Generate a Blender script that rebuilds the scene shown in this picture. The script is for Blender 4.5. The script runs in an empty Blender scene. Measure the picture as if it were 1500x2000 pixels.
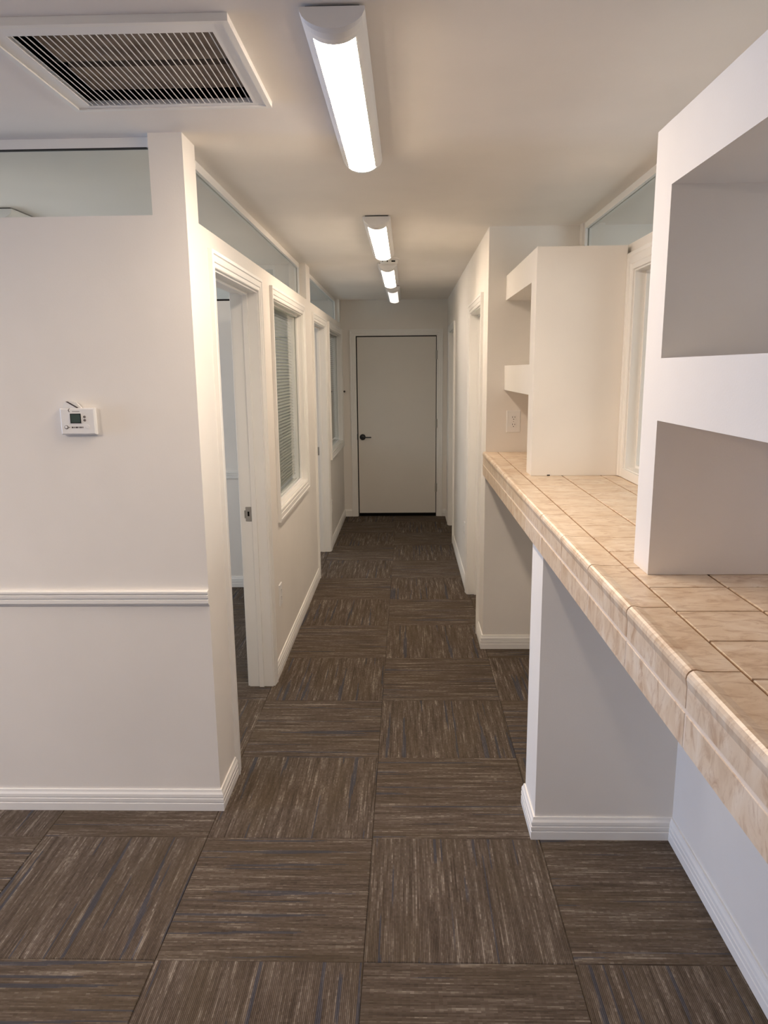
import bpy, bmesh, math, random
from mathutils import Matrix, Vector

random.seed(7)
SC = bpy.context.scene
COL = SC.collection

# ------------------------------------------------------------------ camera
F_PX, CX, CY = 1518.5, 754.37, 1045.58
cam_d = bpy.data.cameras.new('camera')
cam_d.sensor_fit = 'HORIZONTAL'
cam_d.sensor_width = 36.0
cam_d.lens = F_PX / 1500.0 * 36.0
cam_d.shift_x = (750.0 - CX) / 1500.0
cam_d.shift_y = (CY - 1000.0) / 1500.0
cam_d.clip_start = 0.02
cam = bpy.data.objects.new('camera', cam_d)
COL.objects.link(cam)
RT = Vector((0.99962785, 0.02547892, -0.00974645))
UP = Vector((0.00424687, 0.20757507, 0.97820987))
FW = Vector((-0.02694685, 0.97788722, -0.20738961))
M = Matrix(((RT.x, UP.x, -FW.x, 0.0), (RT.y, UP.y, -FW.y, 0.0), (RT.z, UP.z, -FW.z, 1.65670), (0, 0, 0, 1)))
cam.matrix_world = M
SC.camera = cam

# ------------------------------------------------------------------ light and exposure
SC.view_settings.view_transform = 'Standard'
SC.view_settings.look = 'None'
SC.view_settings.gamma = 1.0
SC.view_settings.use_curve_mapping = False
SC.view_settings.exposure = 0.4
LAMP_COLOUR = (1.0, 0.808, 0.632)
LAMP_STRENGTH = 50.0
DAY_COLOUR = (0.35, 0.565, 1.0)
SC.cycles.use_denoising = True
SC.cycles.max_bounces = 10
SC.cycles.diffuse_bounces = 6
SC.cycles.transparent_max_bounces = 16
SC.cycles.caustics_reflective = False
SC.cycles.caustics_refractive = False

w = bpy.data.worlds.new('world')
SC.world = w
w.use_nodes = True
w.node_tree.nodes['Background'].inputs[0].default_value = (0.55, 0.72, 1.0, 1)
w.node_tree.nodes['Background'].inputs[1].default_value = 0.5


def daylight(name, loc, rot, sx, sy, power, colour=DAY_COLOUR):
    d = bpy.data.lights.new(name, 'AREA')
    d.shape = 'RECTANGLE'
    d.size, d.size_y = sx, sy
    d.energy = power
    d.color = colour
    o = bpy.data.objects.new(name, d)
    o.location = loc
    o.rotation_euler = rot
    COL.objects.link(o)
    return o


# daylight coming in through the windows of the outer left wall (faces +X)
daylight('daylight_entry', (-7.06, 1.88, 1.15), (0, -math.pi / 2, 0), 1.9, 1.3, 115)
daylight('daylight_office', (-3.58, 4.4, 1.45), (0, -math.pi / 2, 0), 1.2, 1.6, 21, (0.88, 0.92, 1.0))
daylight('daylight_rear_office', (-3.58, 7.4, 1.45), (0, -math.pi / 2, 0), 1.2, 1.6, 20, (0.80, 0.90, 1.0))
# daylight through the window of the room behind the counter (faces -X)
daylight('daylight_side_room', (3.55, 2.4, 1.45), (0, math.pi / 2, 0), 1.2, 1.6, 26, (0.9, 0.95, 1.0))

# ------------------------------------------------------------------ dimensions (metres)
XL, XLB = -0.724, -0.849          # left hall wall: hall face, office face
XR, XRB = 0.454, 0.580            # right hall wall
XW, XWB = 0.9435, 1.065           # wall behind the counter
XC = 0.438                        # front of the counter
XS = 0.5515                       # hall face of the shelf units
ZC = 2.417                        # ceiling
YF, YFB = 2.711, 2.835            # wall facing the entry on the left
YR = 4.494                        # wall end the counter runs into
YE = 8.886                        # end wall
ZT, ZB = 1.192, 1.061             # counter top, lower edge
TS, TX, TY = 0.602, -0.130, 2.525   # carpet tiles


# ------------------------------------------------------------------ materials
def lin(c):
    return tuple(((v / 255.0) / 12.92 if v / 255.0 <= 0.04045 else ((v / 255.0 + 0.055) / 1.055) ** 2.4) for v in c) + (1.0,)


class NT:
    def __init__(s, name):
        s.m = bpy.data.materials.new(name)
        s.m.use_nodes = True
        s.t = s.m.node_tree
        s.b = s.t.nodes['Principled BSDF']
        s.out = s.t.nodes['Material Output']

    def n(s, kind, **kw):
        nd = s.t.nodes.new(kind)
        for k, v in kw.items():
            if k.startswith('i_'):
                nd.inputs[k[2:].replace('_', ' ')].default_value = v
            else:
                setattr(nd, k, v)
        return nd

    def l(s, a, b):
        s.t.links.new(a, b)


def bump(nt, height, strength, dist):
    b = nt.n('ShaderNodeBump')
    b.inputs['Strength'].default_value = strength
    b.inputs['Distance'].default_value = dist
    nt.l(height, b.inputs['Height'])
    nt.l(b.outputs[0], nt.b.inputs['Normal'])


def ramp(nt, fac, stops, interp='LINEAR'):
    r = nt.n('ShaderNodeValToRGB')
    r.color_ramp.interpolation = interp
    e = r.color_ramp.elements
    e[0].position, e[0].color = stops[0]
    e[1].position, e[1].color = stops[-1]
    for p, c in stops[1:-1]:
        q = e.new(p)
        q.color = c
    nt.l(fac, r.inputs[0])
    return r


def mat_simple(name, col, rough=0.5, metal=0.0, spec=0.5):
    nt = NT(name)
    nt.b.inputs['Base Color'].default_value = col
    nt.b.inputs['Roughness'].default_value = rough
    nt.b.inputs['Metallic'].default_value = metal
    nt.b.inputs['Specular IOR Level'].default_value = spec
    return nt.m


def mat_paint(name, col, rough, scale, strength, var=0.03):
    nt = NT(name)
    tc = nt.n('ShaderNodeTexCoord')
    no = nt.n('ShaderNodeTexNoise')
    no.inputs['Scale'].default_value = scale
    no.inputs['Detail'].default_value = 3
    nt.l(tc.outputs['Object'], no.inputs['Vector'])
    n2 = nt.n('ShaderNodeTexNoise')
    n2.inputs['Scale'].default_value = 2.3
    n2.inputs['Detail'].default_value = 4
    nt.l(tc.outputs['Object'], n2.inputs['Vector'])
    a = tuple(min(1, c * (1 - var)) for c in col[:3]) + (1,)
    b = tuple(min(1, c * (1 + var)) for c in col[:3]) + (1,)
    r = ramp(nt, n2.outputs['Fac'], [(0.3, a), (0.7, b)])
    nt.l(r.outputs[0], nt.b.inputs['Base Color'])
    nt.b.inputs['Roughness'].default_value = rough
    nt.b.inputs['Specular IOR Level'].default_value = 0.3
    bump(nt, no.outputs['Fac'], strength, 0.002)
    return nt.m


def mat_carpet():
    nt = NT('carpet_pile')
    tc = nt.n('ShaderNodeTexCoord')
    oi = nt.n('ShaderNodeObjectInfo')
    off = nt.n('ShaderNodeVectorMath', operation='SCALE')
    cmb = nt.n('ShaderNodeCombineXYZ')
    for k in range(3):
        nt.l(oi.outputs['Random'], cmb.inputs[k])
    nt.l(cmb.outputs[0], off.inputs[0])
    off.inputs['Scale'].default_value = 71.0
    add = nt.n('ShaderNodeVectorMath', operation='ADD')
    nt.l(tc.outputs['Object'], add.inputs[0])
    nt.l(off.outputs[0], add.inputs[1])

    # one colour per loop of pile: rows 5 mm apart, loops 11 mm long
    src = nt.n('ShaderNodeVectorMath', operation='SNAP')
    nt.l(add.outputs[0], src.inputs[0])
    src.inputs[1].default_value = (0.005067, 0.011, 1.0)

    def stretched(sx, sy, detail, rough=0.55):
        mp = nt.n('ShaderNodeMapping')
        mp.inputs['Scale'].default_value = (sx, sy, 1)
        nt.l(src.outputs[0], mp.inputs[0])
        no = nt.n('ShaderNodeTexNoise', noise_dimensions='2D')
        no.inputs['Scale'].default_value = 1.0
        no.inputs['Detail'].default_value = detail
        no.inputs['Roughness'].default_value = rough
        nt.l(mp.outputs[0], no.inputs['Vector'])
        return no.outputs['Fac']
    broad = stretched(50, 2.6, 2)
    fine = stretched(190, 7, 2)
    speck = stretched(330, 210, 1)
    blue = stretched(58, 1.3, 0)
    hue = stretched(7, 1.2, 1)
    m1 = nt.n('ShaderNodeMath', operation='MULTIPLY_ADD')
    nt.l(fine, m1.inputs[0])
    m1.inputs[1].default_value = 0.9
    nt.l(broad, m1.inputs[2])
    m2 = nt.n('ShaderNodeMath', operation='MULTIPLY_ADD')
    nt.l(speck, m2.inputs[0])
    m2.inputs[1].default_value = 0.55
    nt.l(m1.outputs[0], m2.inputs[2])
    r = ramp(nt, m2.outputs[0], [(0.62, lin((48, 38, 30))), (0.86, lin((80, 66, 53))), (1.02, lin((96, 81, 66))),
                                 (1.0, lin((112, 97, 81))), (1.0, lin((150, 135, 117)))])
    # scale the summed noise into 0..1 first
    mr = nt.n('ShaderNodeMapRange')
    mr.inputs['From Min'].default_value = 0.86
    mr.inputs['From Max'].default_value = 1.68
    nt.l(m2.outputs[0], mr.inputs['Value'])
    nt.t.nodes.remove(r)
    r = ramp(nt, mr.outputs[0], [(0.0, lin((80, 70, 61))), (0.35, lin((96, 85, 75))), (0.58, lin((108, 97, 87))),
                                 (0.74, lin((124, 113, 102))), (1.0, lin((156, 146, 135)))])
    hx = nt.n('ShaderNodeMix', data_type='RGBA', blend_type='MIX')
    hr = nt.n('ShaderNodeMapRange')
    hr.inputs['From Min'].default_value = 0.45
    hr.inputs['From Max'].default_value = 0.75
    hr.inputs['To Max'].default_value = 0.35
    nt.l(hue, hr.inputs['Value'])
    nt.l(hr.outputs[0], hx.inputs['Factor'])
    nt.l(r.outputs[0], hx.inputs[6])
    hx.inputs[7].default_value = lin((96, 84, 66))
    bm_ = ramp(nt, blue, [(0.742, (0, 0, 0, 1)), (0.757, (1, 1, 1, 1))])
    bmul = nt.n('ShaderNodeMath', operation='MULTIPLY')
    nt.l(bm_.outputs[0], bmul.inputs[0])
    bmul.inputs[1].default_value = 0.65
    bx_ = nt.n('ShaderNodeMix', data_type='RGBA', blend_type='MIX')
    nt.l(bmul.outputs[0], bx_.inputs['Factor'])
    nt.l(hx.outputs[2], bx_.inputs[6])
    bx_.inputs[7].default_value = lin((68, 73, 86))
    nt.b.inputs['Roughness'].default_value = 0.95
    nt.b.inputs['Specular IOR Level'].default_value = 0.1
    # loop rows
    wv = nt.n('ShaderNodeTexWave', wave_type='BANDS', bands_direction='X')
    wv.inputs['Scale'].default_value = 62
    wv.inputs['Distortion'].default_value = 0.6
    wv.inputs['Detail'].default_value = 1
    nt.l(add.outputs[0], wv.inputs['Vector'])
    rib = nt.n('ShaderNodeMapRange')
    rib.inputs['From Min'].default_value = 0.0
    rib.inputs['From Max'].default_value = 0.6
    rib.inputs['To Min'].default_value = 0.62
    nt.l(wv.outputs['Fac'], rib.inputs['Value'])
    rc = nt.n('ShaderNodeMix', data_type='RGBA', blend_type='MULTIPLY')
    rc.inputs['Factor'].default_value = 1.0
    nt.l(bx_.outputs[2], rc.inputs[6])
    nt.l(rib.outputs[0], rc.inputs[7])
    nt.l(rc.outputs[2], nt.b.inputs['Base Color'])
    hsum = nt.n('ShaderNodeMath', operation='MULTIPLY_ADD')
    nt.l(wv.outputs['Fac'], hsum.inputs[0])
    hsum.inputs[1].default_value = 0.5
    nt.l(mr.outputs[0], hsum.inputs[2])
    bump(nt, hsum.outputs[0], 0.6, 0.003)
    return nt.m


def mat_stone(name):
    nt = NT(name)
    tc = nt.n('ShaderNodeTexCoord')
    oi = nt.n('ShaderNodeObjectInfo')
    cmb = nt.n('ShaderNodeCombineXYZ')
    for k in range(3):
        nt.l(oi.outputs['Random'], cmb.inputs[k])
    off = nt.n('ShaderNodeVectorMath', operation='SCALE')
    nt.l(cmb.outputs[0], off.inputs[0])
    off.inputs['Scale'].default_value = 43.0
    add = nt.n('ShaderNodeVectorMath', operation='ADD')
    nt.l(tc.outputs['Object'], add.inputs[0])
    nt.l(off.outputs[0], add.inputs[1])

    def noise(scale, sc, detail, rough, dist=0.0):
        mp = nt.n('ShaderNodeMapping')
        mp.inputs['Scale'].default_value = sc
        nt.l(add.outputs[0], mp.inputs[0])
        no = nt.n('ShaderNodeTexNoise')
        no.inputs['Scale'].default_value = scale
        no.inputs['Detail'].default_value = detail
        no.inputs['Roughness'].default_value = rough
        no.inputs['Distortion'].default_value = dist
        nt.l(mp.outputs[0], no.inputs['Vector'])
        return no.outputs['Fac']
    big = noise(9, (1, 1.5, 1), 5, 0.6, 0.8)
    vein = noise(17, (0.9, 1.8, 0.9), 7, 0.68, 1.2)
    r1 = ramp(nt, big, [(0.28, lin((212, 188, 160))), (0.5, lin((227, 207, 182))), (0.72, lin((239, 225, 206)))])
    v = ramp(nt, vein, [(0.33, (1, 1, 1, 1)), (0.52, (0, 0, 0, 1))])
    mul = nt.n('ShaderNodeMath', operation='MULTIPLY')
    nt.l(v.outputs[0], mul.inputs[0])
    mul.inputs[1].default_value = 0.8
    mx = nt.n('ShaderNodeMix', data_type='RGBA', blend_type='MIX')
    nt.l(mul.outputs[0], mx.inputs['Factor'])
    nt.l(r1.outputs[0], mx.inputs[6])
    mx.inputs[7].default_value = lin((186, 152, 118))
    nt.l(mx.outputs[2], nt.b.inputs['Base Color'])
    nt.b.inputs['Roughness'].default_value = 0.3
    nt.b.inputs['Specular IOR Level'].default_value = 0.45
    bump(nt, vein, 0.12, 0.002)
    return nt.m


def mat_glass(name, tint=(0.965, 0.985, 0.975)):
    nt = NT(name)
    nt.t.nodes.remove(nt.b)
    tr = nt.n('ShaderNodeBsdfTransparent')
    tr.inputs[0].default_value = tint + (1,)
    gl = nt.n('ShaderNodeBsdfGlossy')
    gl.inputs['Roughness'].default_value = 0.02
    fr = nt.n('ShaderNodeFresnel')
    fr.inputs[0].default_value = 1.5
    mx = nt.n('ShaderNodeMixShader')
    geo = nt.n('ShaderNodeNewGeometry')
    front = nt.n('ShaderNodeMath', operation='SUBTRACT')
    front.inputs[0].default_value = 1.0
    nt.l(geo.outputs['Backfacing'], front.inputs[1])
    ff = nt.n('ShaderNodeMath', operation='MULTIPLY')
    nt.l(fr.outputs[0], ff.inputs[0])
    nt.l(front.outputs[0], ff.inputs[1])
    nt.l(ff.outputs[0], mx.inputs[0])
    nt.l(tr.outputs[0], mx.inputs[1])
    nt.l(gl.outputs[0], mx.inputs[2])
    nt.l(mx.outputs[0], nt.out.inputs[0])
    return nt.m


def mat_emit(name, col, strength):
    nt = NT(name)
    nt.b.inputs['Base Color'].default_value = (0.9, 0.9, 0.9, 1)
    nt.b.inputs['Emission Color'].default_value = col + (1,)
    nt.b.inputs['Emission Strength'].default_value = strength
    return nt.m


def mat_filter():
    nt = NT('dusty_filter')
    tc = nt.n('ShaderNodeTexCoord')
    no = nt.n('ShaderNodeTexNoise')
    no.inputs['Scale'].default_value = 14
    no.inputs['Detail'].default_value = 5
    nt.l(tc.outputs['Object'], no.inputs['Vector'])
    r = ramp(nt, no.outputs['Fac'], [(0.3, lin((104, 90, 78))), (0.7, lin((150, 136, 122)))])
    nt.l(r.outputs[0], nt.b.inputs['Base Color'])
    nt.b.inputs['Roughness'].default_value = 0.95
    return nt.m


M_WALL = mat_paint('wall_paint', (0.835, 0.80, 0.748, 1), 0.6, 210, 0.10)
M_CEIL = mat_paint('ceiling_paint', (0.88, 0.835, 0.785, 1), 0.75, 140, 0.12)
M_TRIM = mat_paint('trim_gloss_paint', (0.86, 0.845, 0.81, 1), 0.35, 60, 0.02, 0.015)
M_DOOR = mat_paint('door_paint', (0.72, 0.685, 0.63, 1), 0.5, 60, 0.02, 0.02)
M_CARPET = mat_carpet()
M_STONE = mat_stone('beige_stone_tile')
M_GROUT = mat_paint('tan_grout', lin((146, 112, 80)), 0.9, 300, 0.3, 0.06)
M_GROUT_LIT = mat_paint('lit_front_grout', lin((232, 216, 198)), 0.7, 200, 0.3, 0.04)  # front grout coloured paler to carry the light falling on the edge
M_GLASS = mat_glass('clear_glass')
M_PLASTIC = mat_simple('white_plastic', (0.82, 0.81, 0.79, 1), 0.4)
M_WHITEMETAL = mat_simple('white_enamel', (0.84, 0.83, 0.82, 1), 0.35)
M_LENS = mat_emit('lit_diffuser', LAMP_COLOUR, LAMP_STRENGTH)
M_LENS_2 = mat_emit('lit_diffuser_weaker', LAMP_COLOUR, LAMP_STRENGTH * 0.7)  # second hallway lamp, emission lowered
M_LENS_3 = mat_emit('lit_diffuser_weak', LAMP_COLOUR, LAMP_STRENGTH * 0.36)  # third hallway lamp, emission lowered further so the far end stays darker
M_LENS_ADDED = mat_emit('lit_diffuser_added', LAMP_COLOUR, LAMP_STRENGTH * 2.1)  # for the added entry lamp, stronger to warm the front wall
M_LENS_4 = mat_emit('lit_diffuser_dim', (1.0, 0.88, 0.80), 0.9)
M_LENS_OFF = mat_emit('opal_diffuser_low', (1.0, 0.97, 0.92), 0.9)
M_DARK = mat_simple('dark_void', (0.008, 0.007, 0.006, 1), 0.9, 0, 0.1)
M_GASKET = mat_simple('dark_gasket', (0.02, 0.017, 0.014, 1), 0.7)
M_BLACKMETAL = mat_simple('black_metal', (0.008, 0.008, 0.009, 1), 0.4)
M_STEEL = mat_simple('brushed_steel', (0.42, 0.40, 0.37, 1), 0.35, 0.9)
M_LCD = mat_simple('lcd_green_grey', lin((58, 72, 62)), 0.2)
M_PRINT = mat_simple('grey_print', lin((120, 112, 108)), 0.6)
M_DPRINT = mat_simple('dark_print', lin((72, 62, 62)), 0.6)
M_SLAT = mat_simple('pale_blind_slat', (0.34, 0.36, 0.33, 1), 0.5)
M_FILTER = mat_filter()


# ------------------------------------------------------------------ mesh helpers
class MB:
    def __init__(s):
        s.bm = bmesh.new()

    def box(s, x0, x1, y0, y1, z0, z1):
        v = [s.bm.verts.new(p) for p in ((x0, y0, z0), (x1, y0, z0), (x1, y1, z0), (x0, y1, z0),
                                         (x0, y0, z1), (x1, y0, z1), (x1, y1, z1), (x0, y1, z1))]
        for f in ((3, 2, 1, 0), (4, 5, 6, 7), (0, 1, 5, 4), (1, 2, 6, 5), (2, 3, 7, 6), (3, 0, 4, 7)):
            s.bm.faces.new([v[i] for i in f])
        return s

    def pillow(s, x0, x1, y0, y1, z0, z1, c):
        """box whose top edge is chamfered by c"""
        def ring(i, z):
            return [s.bm.verts.new(p) for p in ((x0 + i, y0 + i, z), (x1 - i, y0 + i, z), (x1 - i, y1 - i, z), (x0 + i, y1 - i, z))]
        a, b, d = ring(0, z0), ring(0, z1 - c), ring(c, z1)
        for p, q in ((a, b), (b, d)):
            for i in range(4):
                s.bm.faces.new((p[i], p[(i + 1) % 4], q[(i + 1) % 4], q[i]))
        s.bm.faces.new(d)
        s.bm.faces.new(a[::-1])
        return s

    def rings(s, rings, closed_profile=True, closed_path=False, caps=True):
        vr = [[s.bm.verts.new(p) for p in r] for r in rings]
        n = len(vr[0])
        m = len(vr)
        for i in range(m if closed_path else m - 1):
            a, b = vr[i], vr[(i + 1) % m]
            for j in range(n if closed_profile else n - 1):
                k = (j + 1) % n
                s.bm.faces.new((a[j], a[k], b[k], b[j]))
        if caps and not closed_path:
            s.bm.faces.new(vr[0][::-1])
            s.bm.faces.new(vr[-1])
        return s

    def lathe(s, c, axis, prof, n=24):
        """prof: list of (radius, along axis)"""
        ax = Vector(axis).normalized()
        t = Vector((0, 0, 1)) if abs(ax.z) < 0.9 else Vector((1, 0, 0))
        u = ax.cross(t).normalized()
        v = ax.cross(u)
        c = Vector(c)
        rs = [[c + ax * h + (u * math.cos(2 * math.pi * i / n) + v * math.sin(2 * math.pi * i / n)) * max(r, 1e-5) for i in range(n)] for r, h in prof]
        return s.rings(rs)

    def build(s, name, mat, parent=None, bevel=0.0, smooth=False):
        bmesh.ops.recalc_face_normals(s.bm, faces=s.bm.faces)
        me = bpy.data.meshes.new(name)
        s.bm.to_mesh(me)
        s.bm.free()
        me.materials.append(mat)
        return link(name, me, parent, bevel, smooth)


def link(name, me, parent=None, bevel=0.0, smooth=False):
    o = bpy.data.objects.new(name, me)
    COL.objects.link(o)
    if parent is not None:
        o.parent = parent
        o.matrix_parent_inverse = Matrix.Translation(parent.location).inverted() if parent.type == 'EMPTY' else Matrix.Identity(4)
    if bevel:
        b = o.modifiers.new('bevel', 'BEVEL')
        b.width = bevel
        b.segments = 2
        b.limit_method = 'ANGLE'
    if smooth:
        for p in me.polygons:
            p.use_smooth = True
    return o


def empty(name, loc):
    o = bpy.data.objects.new(name, None)
    o.empty_display_size = 0.05
    o.location = loc
    COL.objects.link(o)
    return o


def thing(o, label, cat, group=None):
    o['label'] = label
    o['category'] = cat
    if group:
        o['group'] = group
    return o


def struct(o):
    o['kind'] = 'structure'
    return o


def bx(name, mat, parent, *b, bevel=0.0):
    return MB().box(*b).build(name, mat, parent, bevel)


def slab_with_holes(mb, a0, a1, b0, b1, holes, put):
    """fill rectangle (a,b) minus holes with cells; put(a0,a1,b0,b1) adds a box"""
    ca = sorted({a0, a1} | {h[0] for h in holes} | {h[1] for h in holes})
    ca = [c for c in ca if a0 <= c <= a1]
    for i in range(len(ca) - 1):
        l, r = ca[i], ca[i + 1]
        mid = (l + r) / 2
        cuts = sorted((h[2], h[3]) for h in holes if h[0] < mid < h[1])
        z = b0
        for p, q in cuts:
            if p > z:
                put(l, r, z, p)
            z = max(z, q)
        if z < b1:
            put(l, r, z, b1)


def wall_x(name, x0, x1, y0, y1, holes, z0=-0.01, z1=ZC + 0.02, mat=None):
    mb = MB()
    slab_with_holes(mb, y0, y1, z0, z1, holes, lambda a, b, c, d: mb.box(x0, x1, a, b, c, d))
    return struct(mb.build(name, mat or M_WALL))


def wall_y(name, y0, y1, x0, x1, holes, z0=-0.01, z1=ZC + 0.02, mat=None):
    mb = MB()
    slab_with_holes(mb, x0, x1, z0, z1, holes, lambda a, b, c, d: mb.box(a, b, y0, y1, c, d))
    return struct(mb.build(name, mat or M_WALL))


CASING = [(0.0, 0.0), (0.0, 0.009), (0.004, 0.011), (0.018, 0.011), (0.021, 0.014), (0.044, 0.015), (0.048, 0.018), (0.060, 0.018), (0.062, 0.016), (0.062, 0.0)]


def casing_on(axis, plane, sign, a0, a1, b0, b1, four, prof=CASING, width=0.062):
    """picture-frame moulding round an opening; axis 'x': plane x=plane, a=y, b=z; axis 'y': plane y=plane, a=x, b=z"""
    k = width / 0.062
    mb = MB()

    def P(a, b, v):
        return (plane + sign * v, a, b) if axis == 'x' else (a, plane + sign * v, b)
    if four:
        cs = [(a0, b0, -1, -1), (a0, b1, -1, 1), (a1, b1, 1, 1), (a1, b0, 1, -1)]
    else:
        cs = [(a0, b0, -1, 0), (a0, b1, -1, 1), (a1, b1, 1, 1), (a1, b0, 1, 0)]
    rings = [[P(a + da * u * k, b + db * u * k, v) for u, v in prof] for a, b, da, db in cs]
    mb.rings(rings, True, four)
    return mb


def moulding(path, prof, side, z=0.0):
    """extrude (proud, height) profile along a plan polyline; proud goes to the side (+1 left of travel)"""
    pts = [Vector((p[0], p[1])) for p in path]
    n = len(pts)
    dirs = [(pts[i + 1] - pts[i]).normalized() for i in range(n - 1)]
    nor = [Vector((-d.y, d.x)) * side for d in dirs]
    rings = []
    for i in range(n):
        if i == 0:
            off = nor[0]
        elif i == n - 1:
            off = nor[-1]
        else:
            s = nor[i - 1] + nor[i]
            off = s / (1 + nor[i - 1].dot(nor[i]))
        rings.append([(pts[i].x + off.x * v, pts[i].y + off.y * v, z + h) for v, h in prof])
    return MB().rings(rings)


BASE = [(0, 0), (0.014, 0), (0.014, 0.030), (0.0115, 0.032), (0.0115, 0.035), (0.014, 0.037), (0.014, 0.050), (0.011, 0.052), (0.011, 0.055),
        (0.0135, 0.057), (0.0125, 0.068), (0.008, 0.076), (0.006, 0.085), (0, 0.085)]
RAIL = [(0, 0), (0.008, 0), (0.010, 0.006), (0.015, 0.008), (0.015, 0.020), (0.010, 0.022), (0.010, 0.026), (0.016, 0.028), (0.017, 0.038),
        (0.012, 0.041), (0.019, 0.046), (0.019, 0.053), (0.014, 0.056), (0, 0.056)]

# ------------------------------------------------------------------ ceiling, floor
VX0, VX1, VY0, VY1 = -0.905, -0.430, 1.930, 2.408   # return-air opening
mb = MB()
slab_with_holes(mb, -7.2, 3.7, -2.7, 9.05, [(VX0, VX1, VY0, VY1)], lambda a, b, c, d: mb.box(a, b, c, d, ZC, ZC + 0.10))
struct(mb.build('ceiling', M_CEIL))

floor = struct(MB().box(-7.2, 3.7, -2.7, 9.05, -0.12, -0.006).build('floor', M_CARPET))
tile_me = None
for i in range(-6, 2):
    for j in range(-4, 11):
        if tile_me is None:
            o = MB().pillow(-TS / 2 + 0.0006, TS / 2 - 0.0006, -TS / 2 + 0.0006, TS / 2 - 0.0006, -0.006, 0.0, 0.0022).build('carpet_tile', M_CARPET, floor)
            tile_me = o.data
        else:
            o = link('carpet_tile', tile_me, floor)
        o.location = (TX + (i + 0.5) * TS, TY + (j + 0.5) * TS, 0)
        o.rotation_euler.z = (math.pi / 2 if (i + j) % 2 == 0 else 0) + (math.pi if random.random() < 0.5 else 0)

# ------------------------------------------------------------------ walls
D1 = (3.030, 3.920)
W1 = (4.335, 5.560)
D2 = (6.190, 7.095)
W2 = (7.430, 8.770)
ZD = 2.042
ZW0, ZW1 = 0.885, 2.045
T1 = (2.866, 5.857)
T2 = (6.090, 8.715)
ZTR = 2.166
wall_x('wall_left', XLB, XL, YFB, YE + 0.05,
       [(D1[0], D1[1], -0.01, ZD), (W1[0], W1[1], ZW0, ZW1), (D2[0], D2[1], -0.01, ZD), (W2[0], W2[1], ZW0, ZW1),
        (T1[0], T1[1], ZTR, ZC + 0.02), (T2[0], T2[1], ZTR, ZC + 0.02)])
wall_y('wall_front', YF, YFB, -7.1, XL, [(-3.4, -0.836, ZTR, ZC + 0.02)])
wall_y('wall_partition', 5.885, 6.005, -3.6, XLB + 0.003, [(-3.4, -0.95, ZTR, ZC + 0.02)])
wall_y('wall_end', YE, YE + 0.12, -3.6, 3.6, [(-0.575, 0.349, -0.01, 2.045)])
R1 = (4.815, 5.665)
R2 = (7.490, 8.330)
wall_x('wall_right', XR, XRB, YR, YE + 0.05, [(R1[0], R1[1], -0.01, ZD), (R2[0], R2[1], -0.01, ZD)])
wall_y('wall_return', YR, YR + 0.12, XRB, 3.6, [])
WR = (2.020, 3.385)
ZR0, ZR1 = 1.225, 2.058
TR = (0.2, 4.432)
wall_x('wall_counter', XW, XWB, -0.2, YR + 0.003, [(WR[0], WR[1], ZR0, ZR1), (TR[0], TR[1], ZTR, ZC + 0.02)])
wall_y('wall_near_right', -0.32, -0.2, XW, 3.6, [])
wall_x('wall_entry_left', -7.22, -7.1, -2.7, YFB, [(1.2, 2.56, 0.15, 2.15)])
wall_x('wall_outer_left', -3.72, -3.6, YFB, 9.05, [(3.6, 5.2, 0.85, 2.05), (6.6, 8.2, 0.85, 2.05)])
wall_x('wall_outer_right', 3.6, 3.72, -2.7, 9.05, [(1.6, 3.2, 0.85, 2.05)])
wall_y('wall_back', -2.72, -2.6, -7.1, 3.6, [])
# pier of wall under the counter and one at its near end
struct(MB().box(XR, XW + 0.003, 2.5357, 2.758, -0.01, ZB - 0.002).build('wall_pier', M_WALL))
struct(MB().box(XR, XW + 0.003, 0.42, 0.60, -0.01, ZB - 0.002).build('wall_pier_near', M_WALL))

# ------------------------------------------------------------------ mouldings
struct(moulding([(-7.1, YF), (XL, YF), (XL, D1[0] - 0.063)], BASE, -1).build('baseboard_front', M_TRIM))
struct(moulding([(XL, D1[1] + 0.063), (XL, D2[0] - 0.063)], BASE, -1).build('baseboard_left', M_TRIM))
struct(moulding([(XL, D2[1] + 0.063), (XL, YE), (-0.637, YE)], BASE, -1).build('baseboard_left_far', M_TRIM))
struct(moulding([(0.411, YE), (XR, YE), (XR, R2[1] + 0.063)], BASE, -1).build('baseboard_end', M_TRIM))
struct(moulding([(XR, R2[0] - 0.063), (XR, R1[1] + 0.063)], BASE, -1).build('baseboard_right', M_TRIM))
struct(moulding([(XR, R1[0] - 0.063), (XR, YR), (XW, YR), (XW, 2.758), (XR, 2.758), (XR, 2.5357), (XW, 2.5357), (XW, 0.60), (XR, 0.60), (XR, 0.42)], BASE, -1).build('baseboard_counter', M_TRIM))
struct(moulding([(XLB, 2.966), (XLB, YFB), (-3.6, YFB), (-3.6, 5.885), (XLB, 5.885), (XLB, D1[1] + 0.066)], BASE, -1).build('baseboard_office', M_TRIM))
struct(moulding([(-7.1, YF), (XL, YF)], RAIL, -1, 0.826).build('trim_1', M_TRIM))
struct(moulding([(-3.6, 5.885), (XLB, 5.885)], RAIL, -1, 0.856).build('trim_2', M_TRIM))


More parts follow.
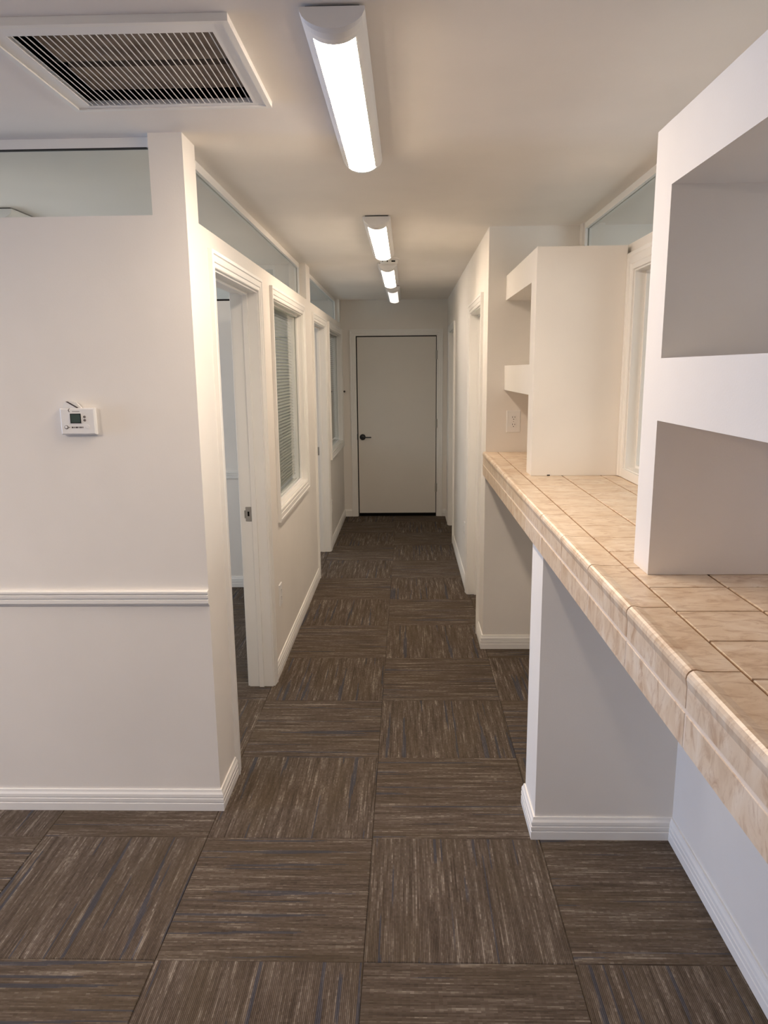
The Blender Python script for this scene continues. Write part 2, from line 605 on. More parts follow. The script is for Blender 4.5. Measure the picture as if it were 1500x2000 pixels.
# ------------------------------------------------------------------ doors and windows
def door_frame(name, axis_plane, sign, ya, yb, depth, leaf=None):
    """opening in a wall with x=plane face; sign = side of the visible face"""
    r = struct(empty(name, (axis_plane, (ya + yb) / 2, 0)))
    # jamb liner 12 mm thick inside the opening
    t = 0.012
    x0, x1 = sorted((axis_plane + sign * 0.001, axis_plane - sign * depth))
    mb = MB()
    mb.box(x0, x1, ya, ya + t, 0, ZD)
    mb.box(x0, x1, yb - t, yb, 0, ZD)
    mb.box(x0, x1, ya + t, yb - t, ZD - t, ZD)
    mb.build('jamb', M_TRIM, r)
    s0, s1 = sorted((axis_plane - sign * 0.046, axis_plane - sign * 0.072))
    mb = MB()
    mb.box(s0, s1, ya + t, ya + t + 0.011, 0, ZD - t)
    mb.box(s0, s1, yb - t - 0.011, yb - t, 0, ZD - t)
    mb.box(s0, s1, ya + t + 0.011, yb - t - 0.011, ZD - t - 0.011, ZD - t)
    mb.build('door_stop', M_TRIM, r, 0.002)
    casing_on('x', axis_plane, sign, ya + 0.004, yb - 0.004, 0.0, ZD - 0.004, False).build('casing', M_TRIM, r)
    casing_on('x', axis_plane - sign * depth, -sign, ya + 0.004, yb - 0.004, 0.0, ZD - 0.004, False).build('casing', M_TRIM, r)
    return r


def lever(parent, c, face, direction, along_y=False):
    pass


d1 = door_frame('door_1', XL, 1, D1[0], D1[1], XL - XLB)
# leaf swung open into the office, against the front partition
bx('leaf', M_TRIM, d1, -1.735, XLB - 0.020, D1[0] - 0.050, D1[0] - 0.015, 0.012, 2.022, bevel=0.002)
sp = MB().box(-0.828, -0.7985, D1[1] - 0.0145, D1[1] - 0.0115, 0.905, 0.980).build('strike_plate', M_STEEL, d1, 0.001)
sp['label'] = 'dull steel latch plate'
mb = MB().box(-0.834, -0.8285, D1[1] - 0.0175, D1[1] - 0.012, 0.922, 0.962)
mb.build('lip', M_STEEL, sp)
MB().box(-0.818, -0.809, D1[1] - 0.0152, D1[1] - 0.0140, 0.932, 0.956).build('latch_hole', M_DARK, sp)
MB().lathe((-0.812, D1[1] - 0.0148, 0.968), (0, -1, 0), [(0, 0), (0.003, 0), (0.0022, 0.0008), (0, 0.0008)], 10).build('screw', M_STEEL, sp)
MB().lathe((-0.812, D1[1] - 0.0148, 0.915), (0, -1, 0), [(0, 0), (0.003, 0), (0.0022, 0.0008), (0, 0.0008)], 10).build('screw', M_STEEL, sp)

d2 = door_frame('door_2', XL, 1, D2[0], D2[1], XL - XLB)
bx('leaf', M_TRIM, d2, -1.75, XLB - 0.020, D2[0] - 0.050, D2[0] - 0.015, 0.012, 2.022, bevel=0.002)
MB().box(-0.828, -0.7985, D2[1] - 0.0145, D2[1] - 0.0115, 0.905, 0.980).build('strike_plate', M_STEEL, d2)

for nm, rr in (('door_4', R1), ('door_5', R2)):
    d = door_frame(nm, XR, -1, rr[0], rr[1], XRB - XR)
    bx('leaf', M_TRIM, d, XR + 0.074, XR + 0.109, rr[0] + 0.015, rr[1] - 0.015, 0.012, ZD - 0.016, bevel=0.002)

# end door
d3 = struct(empty('door_3', (-0.113, YE, 0)))
DX0, DX1 = -0.559, 0.333
mb = MB()
mb.box(-0.575, -0.563, YE - 0.001, YE + 0.12, 0, 2.045)
mb.box(0.337, 0.349, YE - 0.001, YE + 0.12, 0, 2.045)
mb.box(-0.563, 0.337, YE - 0.001, YE + 0.12, 2.034, 2.045)
mb.build('jamb', M_TRIM, d3)
mb = MB()
mb.box(-0.563, -0.545, YE + 0.050, YE + 0.066, 0, 2.034)
mb.box(0.319, 0.337, YE + 0.050, YE + 0.066, 0, 2.034)
mb.box(-0.545, 0.319, YE + 0.050, YE + 0.066, 2.016, 2.034)
mb.build('weatherstrip', M_GASKET, d3)
casing_on('y', YE, -1, -0.571, 0.345, 0.0, 2.040, False).build('casing', M_TRIM, d3)
mb = MB()
mb.box(DX0 - 0.0038, DX0 + 0.0085, YE + 0.003, YE + 0.049, 0.0, 2.033)
mb.box(DX1 - 0.004, DX1 + 0.0038, YE + 0.003, YE + 0.049, 0.0, 2.033)
mb.box(DX0, DX1, YE + 0.003, YE + 0.049, 2.0215, 2.0338)
mb.build('gap_seal', M_GASKET, d3)
leaf = bx('leaf', M_DOOR, d3, DX0 + 0.0088, DX1 - 0.0042, YE + 0.002, YE + 0.046, 0.040, 2.021)
bx('door_sweep', M_DARK, d3, DX0, DX1, YE + 0.010, YE + 0.06, 0.001, 0.042)
mb = MB().lathe((-0.502, YE + 0.002, 0.917), (0, -1, 0), [(0, 0), (0.034, 0), (0.034, 0.006), (0.029, 0.011), (0.013, 0.013), (0.013, 0.045), (0.014, 0.056), (0, 0.058)])
hn = mb.build('handle', M_BLACKMETAL, leaf, 0, False)
hn['label'] = 'black lever handle'
MB().rings([[(x, YE - 0.050 + dy, 0.917 + dz) for dy, dz in ((-0.006, -0.006), (0.006, -0.006), (0.006, 0.006), (-0.006, 0.006))] for x in (-0.512, -0.45, -0.402)]).build('lever', M_BLACKMETAL, hn, 0.002)
bx('latch_plate', M_BLACKMETAL, d3, DX0 - 0.006, DX0 + 0.001, YE - 0.002, YE + 0.02, 0.886, 0.952)
for z in (1.822, 1.066, 0.334):
    h = MB().lathe((DX1 + 0.002, YE - 0.006, z - 0.048), (0, 0, 1), [(0, 0), (0.009, 0), (0.009, 0.096), (0, 0.096)], 12).build('hinge', M_STEEL, d3)
    MB().box(DX1 - 0.010, DX1 + 0.014, YE - 0.0016, YE + 0.002, z - 0.048, z + 0.048).build('hinge_leaf', M_STEEL, h)


def window_frame(name, xp, sign, ya, yb, za, zb, glass_off, depth, four=True):
    r = struct(empty(name, (xp, (ya + yb) / 2, (za + zb) / 2)))
    t = 0.010
    x0, x1 = sorted((xp + sign * 0.001, xp - sign * depth))
    mb = MB()
    mb.box(x0, x1, ya, ya + t, za, zb)
    mb.box(x0, x1, yb - t, yb, za, zb)
    mb.box(x0, x1, ya + t, yb - t, zb - t, zb)
    mb.build('jamb', M_TRIM, r)
    MB().box(x0, x1, ya + t, yb - t, za, za + t).build('sill', M_TRIM, r)
    g = xp - sign * glass_off
    mb = MB()
    for q0, q1 in ((g + sign * 0.004, g + sign * 0.018), (g - sign * 0.018, g - sign * 0.004)):
        q0, q1 = sorted((q0, q1))
        mb.box(q0, q1, ya + t, ya + t + 0.012, za + t, zb - t)
        mb.box(q0, q1, yb - t - 0.012, yb - t, za + t, zb - t)
        mb.box(q0, q1, ya + t + 0.012, yb - t - 0.012, za + t, za + t + 0.012)
        mb.box(q0, q1, ya + t + 0.012, yb - t - 0.012, zb - t - 0.012, zb - t)
    mb.build('glazing_bead', M_TRIM, r, 0.001)
    MB().box(g - 0.003, g + 0.003, ya + t + 0.003, yb - t - 0.003, za + t + 0.003, zb - t - 0.003).build('pane', M_GLASS, r)
    if four:
        casing_on('x', xp, sign, ya + 0.003, yb - 0.003, za + 0.003, zb - 0.003, True).build('casing', M_TRIM, r)
    else:
        casing_on('x', xp, sign, ya + 0.003, yb - 0.003, ZT + 0.002, zb - 0.003, False, width=0.070).build('casing', M_TRIM, r)
        q0, q1 = sorted((xp + sign * 0.0, xp + sign * 0.012))
        MB().box(q0, q1, ya + 0.003, yb - 0.003, ZT + 0.002, za + 0.006).build('apron', M_TRIM, r)
    return r


window_frame('window_1', XL, 1, W1[0], W1[1], ZW0, ZW1, 0.048, 0.124)
window_frame('window_2', XL, 1, W2[0], W2[1], ZW0, ZW1, 0.048, 0.124)
window_frame('window_3', XW, -1, WR[0], WR[1], ZR0, ZR1, 0.060, 0.120, four=False)


def transom(name, axis, plane, sign, a0, a1, depth, bead_at, bottom_gap=0.0, top_gap=0.0, tall=0.031, stiles=True):
    """fixed glass strip between the wall's ledge and the ceiling"""
    r = struct(empty(name, ((plane, (a0 + a1) / 2, ZTR) if axis == 'x' else ((a0 + a1) / 2, plane, ZTR))))
    g = plane - sign * (bead_at + 0.018)

    def B(mb, c0, c1, p0, p1, z0, z1):
        p0, p1 = sorted((p0, p1))
        if axis == 'x':
            mb.box(p0, p1, c0, c1, z0, z1)
        else:
            mb.box(c0, c1, p0, p1, z0, z1)
    mb = MB()
    s = sign
    for q0, q1 in ((g + s * 0.018, g + s * 0.004), (g - s * 0.004, g - s * 0.018)):
        B(mb, a0, a1, q0, q1, ZC - tall, ZC - 0.0005)
        if stiles:
            B(mb, a0, a0 + 0.018, q0, q1, ZTR, ZC - tall)
            B(mb, a1 - 0.018, a1, q0, q1, ZTR, ZC - tall)
        e = 0.018 if stiles else 0.0
        B(mb, a0 + e, a1 - e, q0, q1, ZTR, ZTR + (0.008 if stiles else 0.004))
    mb.build('glazing_bead', M_TRIM, r)
    mb = MB()
    B(mb, a0 + 0.002, a1 - 0.002, g - 0.003, g + 0.003, ZTR + 0.002, ZC - 0.003)
    mb.build('pane', M_GLASS, r)
    if top_gap:
        mb = MB()
        B(mb, a0 + 0.019, a1 - 0.019, g + s * 0.0175, g + s * 0.0035, ZC - tall - top_gap, ZC - tall - 0.0002)
        mb.build('gasket', M_GASKET, r)
    if bottom_gap:
        mb = MB()
        B(mb, a0 + 0.019, a1 - 0.019, g + s * 0.020, g + s * 0.0185, ZTR + 0.0005, ZTR + bottom_gap)
        mb.build('gasket', M_GASKET, r)
    return r


transom('window_4', 'x', XL, 1, T1[0], T1[1], 0.125, 0.046)
transom('window_5', 'x', XL, 1, T2[0], T2[1], 0.125, 0.046)
transom('window_6', 'y', YF, -1, -3.4, -0.836, 0.124, 0.045, top_gap=0.004, stiles=False)
transom('window_7', 'x', XW, -1, TR[0], TR[1], 0.12, 0.012)
transom('window_8', 'y', 5.885, -1, -3.4, -0.95, 0.12, 0.03, bottom_gap=0.016)

# outer windows the daylight comes through
for nm, xo, ya, yb, za, zb in (('window_9', -7.16, 1.2, 2.56, 0.15, 2.15), ('window_10', -3.66, 3.6, 5.2, 0.85, 2.05),
                               ('window_11', -3.66, 6.6, 8.2, 0.85, 2.05), ('window_12', 3.66, 1.6, 3.2, 0.85, 2.05)):
    r = struct(empty(nm, (xo, (ya + yb) / 2, za)))
    mb = MB()
    mb.box(xo - 0.02, xo + 0.02, ya, ya + 0.04, za, zb)
    mb.box(xo - 0.02, xo + 0.02, yb - 0.04, yb, za, zb)
    mb.box(xo - 0.02, xo + 0.02, ya + 0.04, yb - 0.04, za, za + 0.04)
    mb.box(xo - 0.02, xo + 0.02, ya + 0.04, yb - 0.04, zb - 0.04, zb)
    mb.build('frame', M_TRIM, r)
    bx('pane', M_GLASS, r, xo - 0.003, xo + 0.003, ya + 0.04, yb - 0.04, za + 0.04, zb - 0.04)


# ------------------------------------------------------------------ tiled counter
counter = thing(empty('counter', (XC, 2.5, ZB)), 'long wall-to-wall counter topped and edged with beige stone tiles', 'counter')
Y0C, Y1C = 0.42, YR
g = 0.0030
MB().box(XC + 0.006, XW - 0.0015, Y0C, Y1C, ZB + 0.002, ZT - 0.0035).build('grout_bed', M_GROUT, counter)
rowsx = [(0.5215, 0.6900), (0.6900, 0.8610), (0.8610, XW - 0.0015)]
PY = 0.1706
ys = [1.2960 + PY * k for k in range(-6, 19)]
cell = [(max(a, Y0C), min(a + PY, Y1C)) for a in ys if a + PY > Y0C + 0.01 and a < Y1C - 0.01]
if cell[-1][1] < Y1C - 0.005:
    cell.append((cell[-1][1], Y1C))
shared = {}


def put_tile(name, mb_fn, key, loc):
    if key in shared:
        o = link(name, shared[key], counter)
    else:
        o = mb_fn().build(name, M_STONE, counter)
        shared[key] = o.data
    o.location = loc
    return o


for (xa, xb) in rowsx:
    for (ya, yb) in cell:
        wx, wy = (xb - xa) / 2 - g, (yb - ya) / 2 - g
        o = put_tile('tile', lambda: MB().pillow(-wx, wx, -wy, wy, -0.006, 0.0, 0.0012), ('t', round(wx, 3), round(wy, 3)),
                     ((xa + xb) / 2, (ya + yb) / 2, ZT - random.random() * 0.0004))
# nosing pieces wrap the front edge
PE = 0.3375
edges = [1.155 + PE * k for k in range(-3, 11)]
ecell = [(max(a, Y0C), min(a + PE, Y1C)) for a in edges if a + PE > Y0C + 0.01 and a < Y1C - 0.01]
if ecell[-1][1] < Y1C - 0.005:
    ecell.append((ecell[-1][1], Y1C))
NOSE = [(0.0815, -0.006), (0.0815, -0.001), (0.0805, 0.0), (0.026, 0.0), (0.020, 0.0012), (0.012, 0.0028), (0.006, 0.0022), (0.0015, -0.0008), (-0.002, -0.006), (-0.003, -0.012),
        (-0.0015, -0.020), (0.0, -0.026), (0.0, -0.0625), (0.008, -0.0635), (0.010, -0.0635), (0.010, -0.010), (0.020, -0.006)]
for (ya, yb) in ecell:
    h = (yb - ya) / 2 - g * 0.8

    def mk():
        return MB().rings([[(x, y, z) for x, z in NOSE] for y in (-h, h)])
    put_tile('nosing_tile', mk, ('n', round(h, 3)), (XC, (ya + yb) / 2, ZT))
for (ya, yb) in ecell:
    h = (yb - ya) / 2 - g * 0.8

    def mk():
        m = MB()
        def ring(i, x):
            return [(x, -h + i, -0.0305 + i), (x, h - i, -0.0305 + i), (x, h - i, 0.0305 - i), (x, -h + i, 0.0305 - i)]
        m.rings([ring(0, 0.012), ring(0, 0.002), ring(0.002, 0.0)])
        return m
    put_tile('fascia_tile', mk, ('f', round(h, 3)), (XC, (ya + yb) / 2, ZB + 0.0305))
MB().box(XC + 0.0012, XC + 0.006, Y0C, Y1C, ZB + 0.002, ZT - 0.012).build('grout_line', M_GROUT_LIT, counter)  # front seams, their brightness put into the paler grout colour
MB().box(XC + 0.004, XW - 0.0015, Y0C, Y1C, ZB - 0.001, ZB + 0.002).build('underside', M_WALL, counter)

# ------------------------------------------------------------------ built-in shelf units standing on the counter
ZS0, ZSA, ZSB, ZSC = 2.159, 2.029, 1.677, 1.543


def shelf_unit(name, label, y_lo, y_hi, panels):
    r = thing(empty(name, (XS, y_lo, ZT)), label, 'shelf unit', 'white plastered shelf units on the counter')
    for a, b in panels:
        bx('side_panel', M_WALL, r, XS, XW - 0.0155, a, b, ZT + 0.0005, ZS0)
    lo = panels[0][1] if panels[0][0] == y_lo else y_lo
    hi = panels[-1][0] if panels[-1][1] == y_hi else y_hi
    bx('top_box', M_WALL, r, XS, XW - 0.0005, lo, hi, ZSA, ZS0 - 0.0005)
    bx('shelf', M_WALL, r, XS, XW - 0.0005, lo, hi, ZSC, ZSB)
    return r


far_unit = shelf_unit('shelf_unit', 'white plastered shelf unit on the far end of the tiled counter, against the corridor wall', 3.4535, YR - 0.0005, [(3.4535, 3.590)])
bx('notch', M_DARK, far_unit, 0.622, 0.635, 3.4520, 3.4536, ZT + 0.0005, ZT + 0.0045)
shelf_unit('shelf_unit', 'white plastered shelf unit standing on the near end of the tiled counter', 0.62, 1.8557, [(0.62, 0.733), (1.7421, 1.8557)])

# ------------------------------------------------------------------ ceiling lights
def light_arc(u):
    """point of the wrap section at half width u (-1..1): (x, z)"""
    return 0.070 * u, -0.010 - 0.044 * (max(0.0, 1 - u * u) ** 0.62)


def ceiling_light(name, label, x, y, length=1.22, lens=None, group='wraparound ceiling lights in a row'):
    r = thing(empty(name, (x, y, ZC)), label, 'ceiling light', group)
    zc = ZC - 0.005
    bx('shadow_gap_plate', M_GASKET, r, x - 0.058, x + 0.058, y + 0.012, y + length - 0.012, zc - 0.004, ZC)  # dark plate paints the shadow line between fixture and ceiling
    cap = 0.050
    ul = 0.66
    full = [light_arc(-1 + 2 * k / 24) for k in range(25)]

    def prof(y_, k):
        return [(x - 0.070, y_, zc - 0.001)] + [(x + a, y_, zc + b * k) for a, b in full] + [(x + 0.070, y_, zc - 0.001)]
    # white flanks of the housing along both sides of the lens
    for s in (-1, 1):
        us = [ul + (1 - ul) * k / 6 for k in range(7)]
        outer = [(s * light_arc(u)[0], light_arc(u)[1]) for u in us] + [(s * 0.070, -0.001)]
        inner = [(s * 0.064, -0.001), (s * 0.062, -0.012), (s * light_arc(ul)[0], light_arc(ul)[1] + 0.006)]
        MB().rings([[(x + a, yy, zc + b) for a, b in outer + inner] for yy in (y + cap, y + length - cap)]).build('housing', M_WHITEMETAL, r)
    bx('backplate', M_WHITEMETAL, r, x - 0.062, x + 0.062, y + cap, y + length - cap, zc - 0.010, zc - 0.002)
    for ya, yb in ((y + cap, y), (y + length - cap, y + length)):
        MB().rings([prof(ya, 1.05), prof(ya + (yb - ya) * 0.5, 1.04), prof(ya + (yb - ya) * 0.85, 0.95), prof(yb, 0.80)]).build('end_cap', M_WHITEMETAL, r, 0, False)
    us = [-ul + 2 * ul * k / 12 for k in range(13)]
    poly = [(light_arc(u)[0], light_arc(u)[1] - 0.0004) for u in us] + [(0.046, -0.024), (-0.046, -0.024)]
    MB().rings([[(x + a, yy, zc + b) for a, b in poly] for yy in (y + cap + 0.001, y + length - cap - 0.001)]).build('diffuser', lens or M_LENS, r)
    return r


LX = -0.155
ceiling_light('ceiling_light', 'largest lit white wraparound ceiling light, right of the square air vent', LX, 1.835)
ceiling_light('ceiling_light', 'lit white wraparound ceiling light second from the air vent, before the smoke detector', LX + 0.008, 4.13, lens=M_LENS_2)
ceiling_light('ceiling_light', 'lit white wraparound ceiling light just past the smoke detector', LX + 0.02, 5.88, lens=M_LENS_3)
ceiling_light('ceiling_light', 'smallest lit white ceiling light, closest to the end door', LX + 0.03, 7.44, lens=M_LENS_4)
ceiling_light('ceiling_light', 'added unseen white wraparound ceiling light over the entry room, left of the air vent', -2.35, 0.25, lens=M_LENS_ADDED, group='added unseen entry room ceiling lights')  # added lamp out of view, warms the front wall
ceiling_light('ceiling_light', 'added unseen white wraparound ceiling light deepest in the entry room', -4.6, 0.25, group='added unseen entry room ceiling lights')  # another added lamp out of view, same purpose
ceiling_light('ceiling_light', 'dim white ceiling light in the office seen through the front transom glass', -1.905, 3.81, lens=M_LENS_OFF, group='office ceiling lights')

# ------------------------------------------------------------------ smoke detector
sd = thing(empty('smoke_detector', (-0.118, 5.66, ZC)), 'small white smoke detector with dark vent slots on the hallway ceiling', 'smoke detector')
MB().lathe((-0.118, 5.66, ZC), (0, 0, -1), [(0, 0), (0.068, 0), (0.070, 0.004), (0.070, 0.012), (0, 0.012)], 32).build('base', M_PLASTIC, sd)
MB().lathe((-0.118, 5.66, ZC - 0.012), (0, 0, -1), [(0, 0), (0.062, 0), (0.064, 0.004), (0.060, 0.022), (0.046, 0.030), (0, 0.032)], 32).build('cover', M_PLASTIC, sd)
for a, wd in ((-0.014, 0.008), (0.018, 0.026), (-0.045, 0.006)):
    bx('vent_slot', M_DARK, sd, -0.118 + a, -0.118 + a + wd, 5.594, 5.602, ZC - 0.032, ZC - 0.024)

# ------------------------------------------------------------------ return-air vent
vent = thing(empty('air_vent', ((VX0 + VX1) / 2, (VY0 + VY1) / 2, ZC)), 'large square white return-air vent with thin slats over a dusty filter in the ceiling', 'air vent')


def ring_box(name, mat, x0, x1, y0, y1, ix0, ix1, iy0, iy1, z0, z1, bevel=0.0):
    mb = MB()
    mb.box(x0, x1, y0, iy0, z0, z1)
    mb.box(x0, x1, iy1, y1, z0, z1)
    mb.box(x0, ix0, iy0, iy1, z0, z1)
    mb.box(ix1, x1, iy0, iy1, z0, z1)
    return mb.build(name, mat, vent, bevel)


ring_box('outer_trim', M_TRIM, -0.955, -0.384, 1.866, 2.440, -0.940, -0.399, 1.881, 2.425, ZC - 0.017, ZC - 0.0003)
ring_box('joint', M_GASKET, -0.940, -0.399, 1.881, 2.425, -0.9385, -0.4005, 1.8825, 2.4235, ZC - 0.010, ZC - 0.0003)
ring_box('flange', M_WHITEMETAL, -0.9385, -0.4005, 1.8825, 2.4235, VX0 + 0.002, VX1 - 0.002, VY0 + 0.002, VY1 - 0.002, ZC - 0.013, ZC - 0.0003)
sl = None
N = 29
for k in range(N):
    xx = VX0 + 0.012 + (VX1 - VX0 - 0.024) * k / (N - 1)
    if sl is None:
        o = MB().rings([[(dx, yy, dz) for dx, dz in ((-0.0010, 0.0), (0.0010, 0.0), (0.0010, 0.0016), (-0.0010, 0.0016))] for yy in (VY0 + 0.002, VY1 - 0.002)]).build('slat', M_WHITEMETAL, vent)
        sl = o.data
    else:
        o = link('slat', sl, vent)
    o.location = (xx, 0, ZC - 0.011)
ring_box('duct', M_DARK, VX0 - 0.01, VX1 + 0.01, VY0 - 0.01, VY1 + 0.01, VX0, VX1, VY0, VY1, ZC + 0.002, ZC + 0.30)
bx('duct_top', M_DARK, vent, VX0 - 0.01, VX1 + 0.01, VY0 - 0.01, VY1 + 0.01, ZC + 0.30, ZC + 0.31)
for a, b in ((VY0 - 0.0, 2.180), (2.215, 2.385)):
    bx('filter', M_FILTER, vent, VX0 + 0.026, VX1 - 0.022, a + 0.004, b, ZC + 0.022, ZC + 0.040)
bx('crossbar', M_GASKET, vent, VX0, VX1, 2.188, 2.207, ZC + 0.030, ZC + 0.050)

# ------------------------------------------------------------------ thermostat
th = thing(empty('thermostat', (-1.138, YF, 1.495)), 'white wall thermostat with a dark screen, its top flap hanging open', 'thermostat')
TXa, TXb, TZa, TZb = -1.200, -1.078, 1.449, 1.540
yf = YF - 0.023
MB().rings([[(TXa + i, y_, TZa + i), (TXb - i, y_, TZa + i), (TXb - i, y_, TZb - i), (TXa + i, y_, TZb - i)] for i, y_ in ((0.003, YF), (0.0, YF - 0.006), (0.0, yf + 0.004), (0.004, yf))]).build('case', M_PLASTIC, th)
scr = bx('bezel', M_PLASTIC, th, -1.168, -1.122, yf - 0.0012, yf + 0.001, 1.487, 1.523, bevel=0.0008)
bx('screen', M_LCD, scr, -1.163, -1.127, yf - 0.0020, yf, 1.4905, 1.5195)
mb = MB()
for a0, a1, b0, b1 in ((-1.1635, -1.1265, 1.519, 1.5215), (-1.1635, -1.1265, 1.4885, 1.491), (-1.1635, -1.1615, 1.491, 1.519), (-1.1285, -1.1265, 1.491, 1.519)):
    mb.box(a0, a1, yf - 0.0024, yf, b0, b1)
mb.build('screen_edge', M_DARK, scr)
# printed crescent mark and worn lettering strip
cr = []
for i in range(7):
    a = math.radians(100 + 25 * i)
    cr.append((-1.163 + 0.0065 * math.cos(a), 1.5325 + 0.0065 * math.sin(a)))
for i in range(6, -1, -1):
    a = math.radians(100 + 25 * i)
    cr.append((-1.1607 + 0.0065 * math.cos(a), 1.5325 + 0.0062 * math.sin(a)))
m = MB()
m.rings([[(a, y_, b) for a, b in cr] for y_ in (yf + 0.0002, yf - 0.0004)])
m.build('print_mark', M_DPRINT, th)
bx('print_strip', M_PRINT, th, -1.156, -1.130, yf - 0.0003, yf + 0.0005, 1.5275, 1.5293)
for z in (1.510, 1.4985):
    MB().lathe((-1.114, yf, z), (0, -1, 0), [(0, 0), (0.0045, 0), (0.004, 0.0018), (0, 0.002)], 14).build('button', M_PRINT, th)
    MB().lathe((-1.1165, yf - 0.0018, z), (0, -1, 0), [(0, 0), (0.0018, 0), (0.0018, 0.0006), (0, 0.0006)], 8).build('button_mark', M_DPRINT, th)
MB().lathe((-1.180, yf, 1.475), (0, -1, 0), [(0, 0), (0.0068, 0), (0.0068, 0.0016), (0.0052, 0.0022), (0, 0.0022)], 20).build('button', M_PRINT, th)
MB().lathe((-1.180, yf - 0.0021, 1.4756), (0, -1, 0), [(0, 0), (0.0046, 0), (0.004, 0.0008), (0, 0.0008)], 16).build('button', M_PLASTIC, th)
bx('print_strip', M_PRINT, th, -1.173, -1.167, yf - 0.0003, yf + 0.0005, 1.4735, 1.4755)
for k, (a, wd) in enumerate(((-1.162, 0.006), (-1.1545, 0.004), (-1.1485, 0.009), (-1.1375, 0.004), (-1.132, 0.005), (-1.125, 0.004))):
    bx('print_strip', M_DPRINT if k % 2 == 0 else M_PRINT, th, a, a + wd, yf - 0.0003, yf + 0.0005, 1.4715, 1.4765)
MB().lathe((-1.106, yf, 1.476), (0, -1, 0), [(0, 0), (0.0075, 0), (0.0075, 0.0008), (0.0062, 0.0012), (0, 0.0012)], 20).build('button', M_PLASTIC, th)
# open flap at the top: a thin tray and its hanging lid
m = MB()
m.rings([[(a, y_, b) for a, b in ((-1.189, 1.540), (-1.185, 1.556), (-1.178, 1.5625), (-1.139, 1.5405))] for y_ in (YF - 0.004, YF - 0.020)])
m.build('flap', M_PLASTIC, th)
m = MB()
m.rings([[(a, y_, b) for a, b in ((-1.1775, 1.5625), (-1.1755, 1.5622), (-1.137, 1.5405), (-1.140, 1.5402))] for y_ in (YF - 0.006, YF - 0.0205)])
m.build('flap_gap', M_DPRINT, th)
m = MB()
m.rings([[(a, y_, b) for a, b in ((-1.173, 1.563), (-1.160, 1.5632), (-1.144, 1.560), (-1.127, 1.5405), (-1.135, 1.5405))] for y_ in (YF - 0.003, YF - 0.014)])
m.build('flap', M_PLASTIC, th)


# ------------------------------------------------------------------ wall plates
def outlet(name, label, centre, normal, kind='outlet'):
    n = Vector(normal)
    right = Vector((0, 0, 1)).cross(n)
    c = Vector(centre)

    def P(u, v, d):
        return tuple(c + right * u + Vector((0, 0, 1)) * v + n * d)

    def slab(mb, u0, u1, v0, v1, d0, d1, cf=0.0):
        mb.rings([[P(u0 + i, v0 + i, d), P(u1 - i, v0 + i, d), P(u1 - i, v1 - i, d), P(u0 + i, v1 - i, d)] for i, d in ((0, d0), (0, d1 - cf * 0.8), (cf, d1))])
        return mb
    r = thing(empty(name, centre), label, 'outlet', 'wall outlets')
    slab(MB(), -0.0395, 0.0395, -0.062, 0.062, 0.0, 0.0065, 0.003).build('plate', M_PLASTIC, r)
    for dz in (0.0205, -0.0205):
        f = slab(MB(), -0.0165, 0.0165, dz - 0.0145, dz + 0.0145, 0.006, 0.0085, 0.0015).build('socket', M_PLASTIC, r)
        for u, hgt in ((-0.0064, 0.0085), (0.0064, 0.007)):
            slab(MB(), u - 0.0013, u + 0.0013, dz + 0.0045 - hgt / 2, dz + 0.0045 + hgt / 2, 0.008, 0.0088).build('slot', M_DARK, f)
        MB().lathe(P(0.0, dz - 0.0075, 0.008), n, [(0, 0), (0.0026, 0), (0.0026, 0.0008), (0, 0.0008)], 10).build('slot', M_DARK, f)
    MB().lathe(P(0.0, 0.0, 0.006), n, [(0, 0), (0.0028, 0), (0.002, 0.001), (0, 0.001)], 10).build('screw', M_STEEL, r)
    return r


outlet('outlet', 'white duplex outlet above the counter, under the far shelf unit', (0.609, YR, 1.365), (0, -1, 0))
outlet('outlet', 'white outlet low on the left wall, under the window beside the open doorway', (XL, 4.24, 0.418), (1, 0, 0))
outlet('outlet', 'white outlet low on the left wall near the end door', (XL, 7.33, 0.385), (1, 0, 0))
outlet('outlet', 'white outlet low on the right hallway wall', (XR, 5.99, 0.428), (-1, 0, 0))

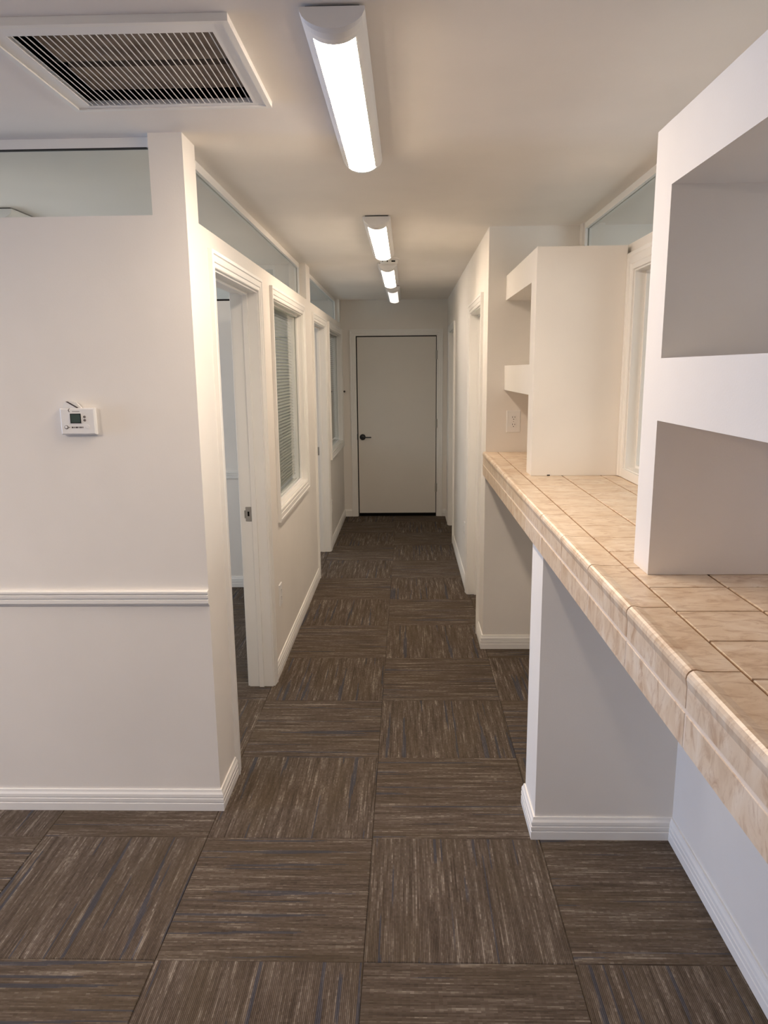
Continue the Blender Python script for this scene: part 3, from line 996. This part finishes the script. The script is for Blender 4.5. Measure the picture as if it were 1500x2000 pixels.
# stub on the end wall
st = thing(MB().lathe((-0.700, YE, 1.430), (0, -1, 0), [(0, 0), (0.011, 0), (0.011, 0.004), (0.006, 0.006), (0.005, 0.02), (0, 0.021)], 12).build('wall_hook', M_BLACKMETAL), 'tiny dark metal hook on the end wall, left of the door', 'hook')


# ------------------------------------------------------------------ blinds behind the two hallway windows
def blind(label, ya, yb, za, zb):
    xb = -0.806
    r = thing(empty('window_blind', (xb, (ya + yb) / 2, zb)), label, 'blind', 'mini blinds in the hallway windows')
    bx('headrail', M_SLAT, r, xb - 0.014, xb + 0.014, ya, yb, zb - 0.026, zb)
    pitch = 0.0205
    n = int((zb - 0.03 - za - 0.02) / pitch)
    me = None
    ang = math.radians(-44)
    for k in range(n):
        z = zb - 0.040 - k * pitch
        if me is None:
            q = []
            for i in range(5):
                t = -1 + i / 2
                q.append((t * 0.0100, 0.0014 * (1 - t * t)))
            ring = [(a * math.cos(ang) - b * math.sin(ang), a * math.sin(ang) + b * math.cos(ang)) for a, b in q]
            ring2 = ring + [(a, b - 0.0005) for a, b in reversed(ring)]
            o = MB().rings([[(a, yy, b) for a, b in ring2] for yy in (ya + 0.004 - (ya + yb) / 2, yb - 0.004 - (ya + yb) / 2)]).build('slat', M_SLAT, r)
            me = o.data
        else:
            o = link('slat', me, r)
        o.location = (xb, (ya + yb) / 2, z)
    bx('bottom_rail', M_SLAT, r, xb - 0.0125, xb + 0.0125, ya + 0.003, yb - 0.003, za + 0.002, za + 0.014)
    for f in (0.12, 0.5, 0.88):
        yy = ya + (yb - ya) * f
        mb = MB()
        for dx in (-0.0135, 0.0130):
            mb.box(xb + dx, xb + dx + 0.0008, yy - 0.0008, yy + 0.0008, za + 0.012, zb - 0.026)
        mb.build('ladder_cord', M_PLASTIC, r)
    return r


blind('pale mini blind behind the hallway window beside the open doorway', W1[0] + 0.018, W1[1] - 0.018, ZW0 + 0.012, ZW1 - 0.012)
blind('pale mini blind behind the small far hallway window near the end door', W2[0] + 0.018, W2[1] - 0.018, ZW0 + 0.012, ZW1 - 0.012)
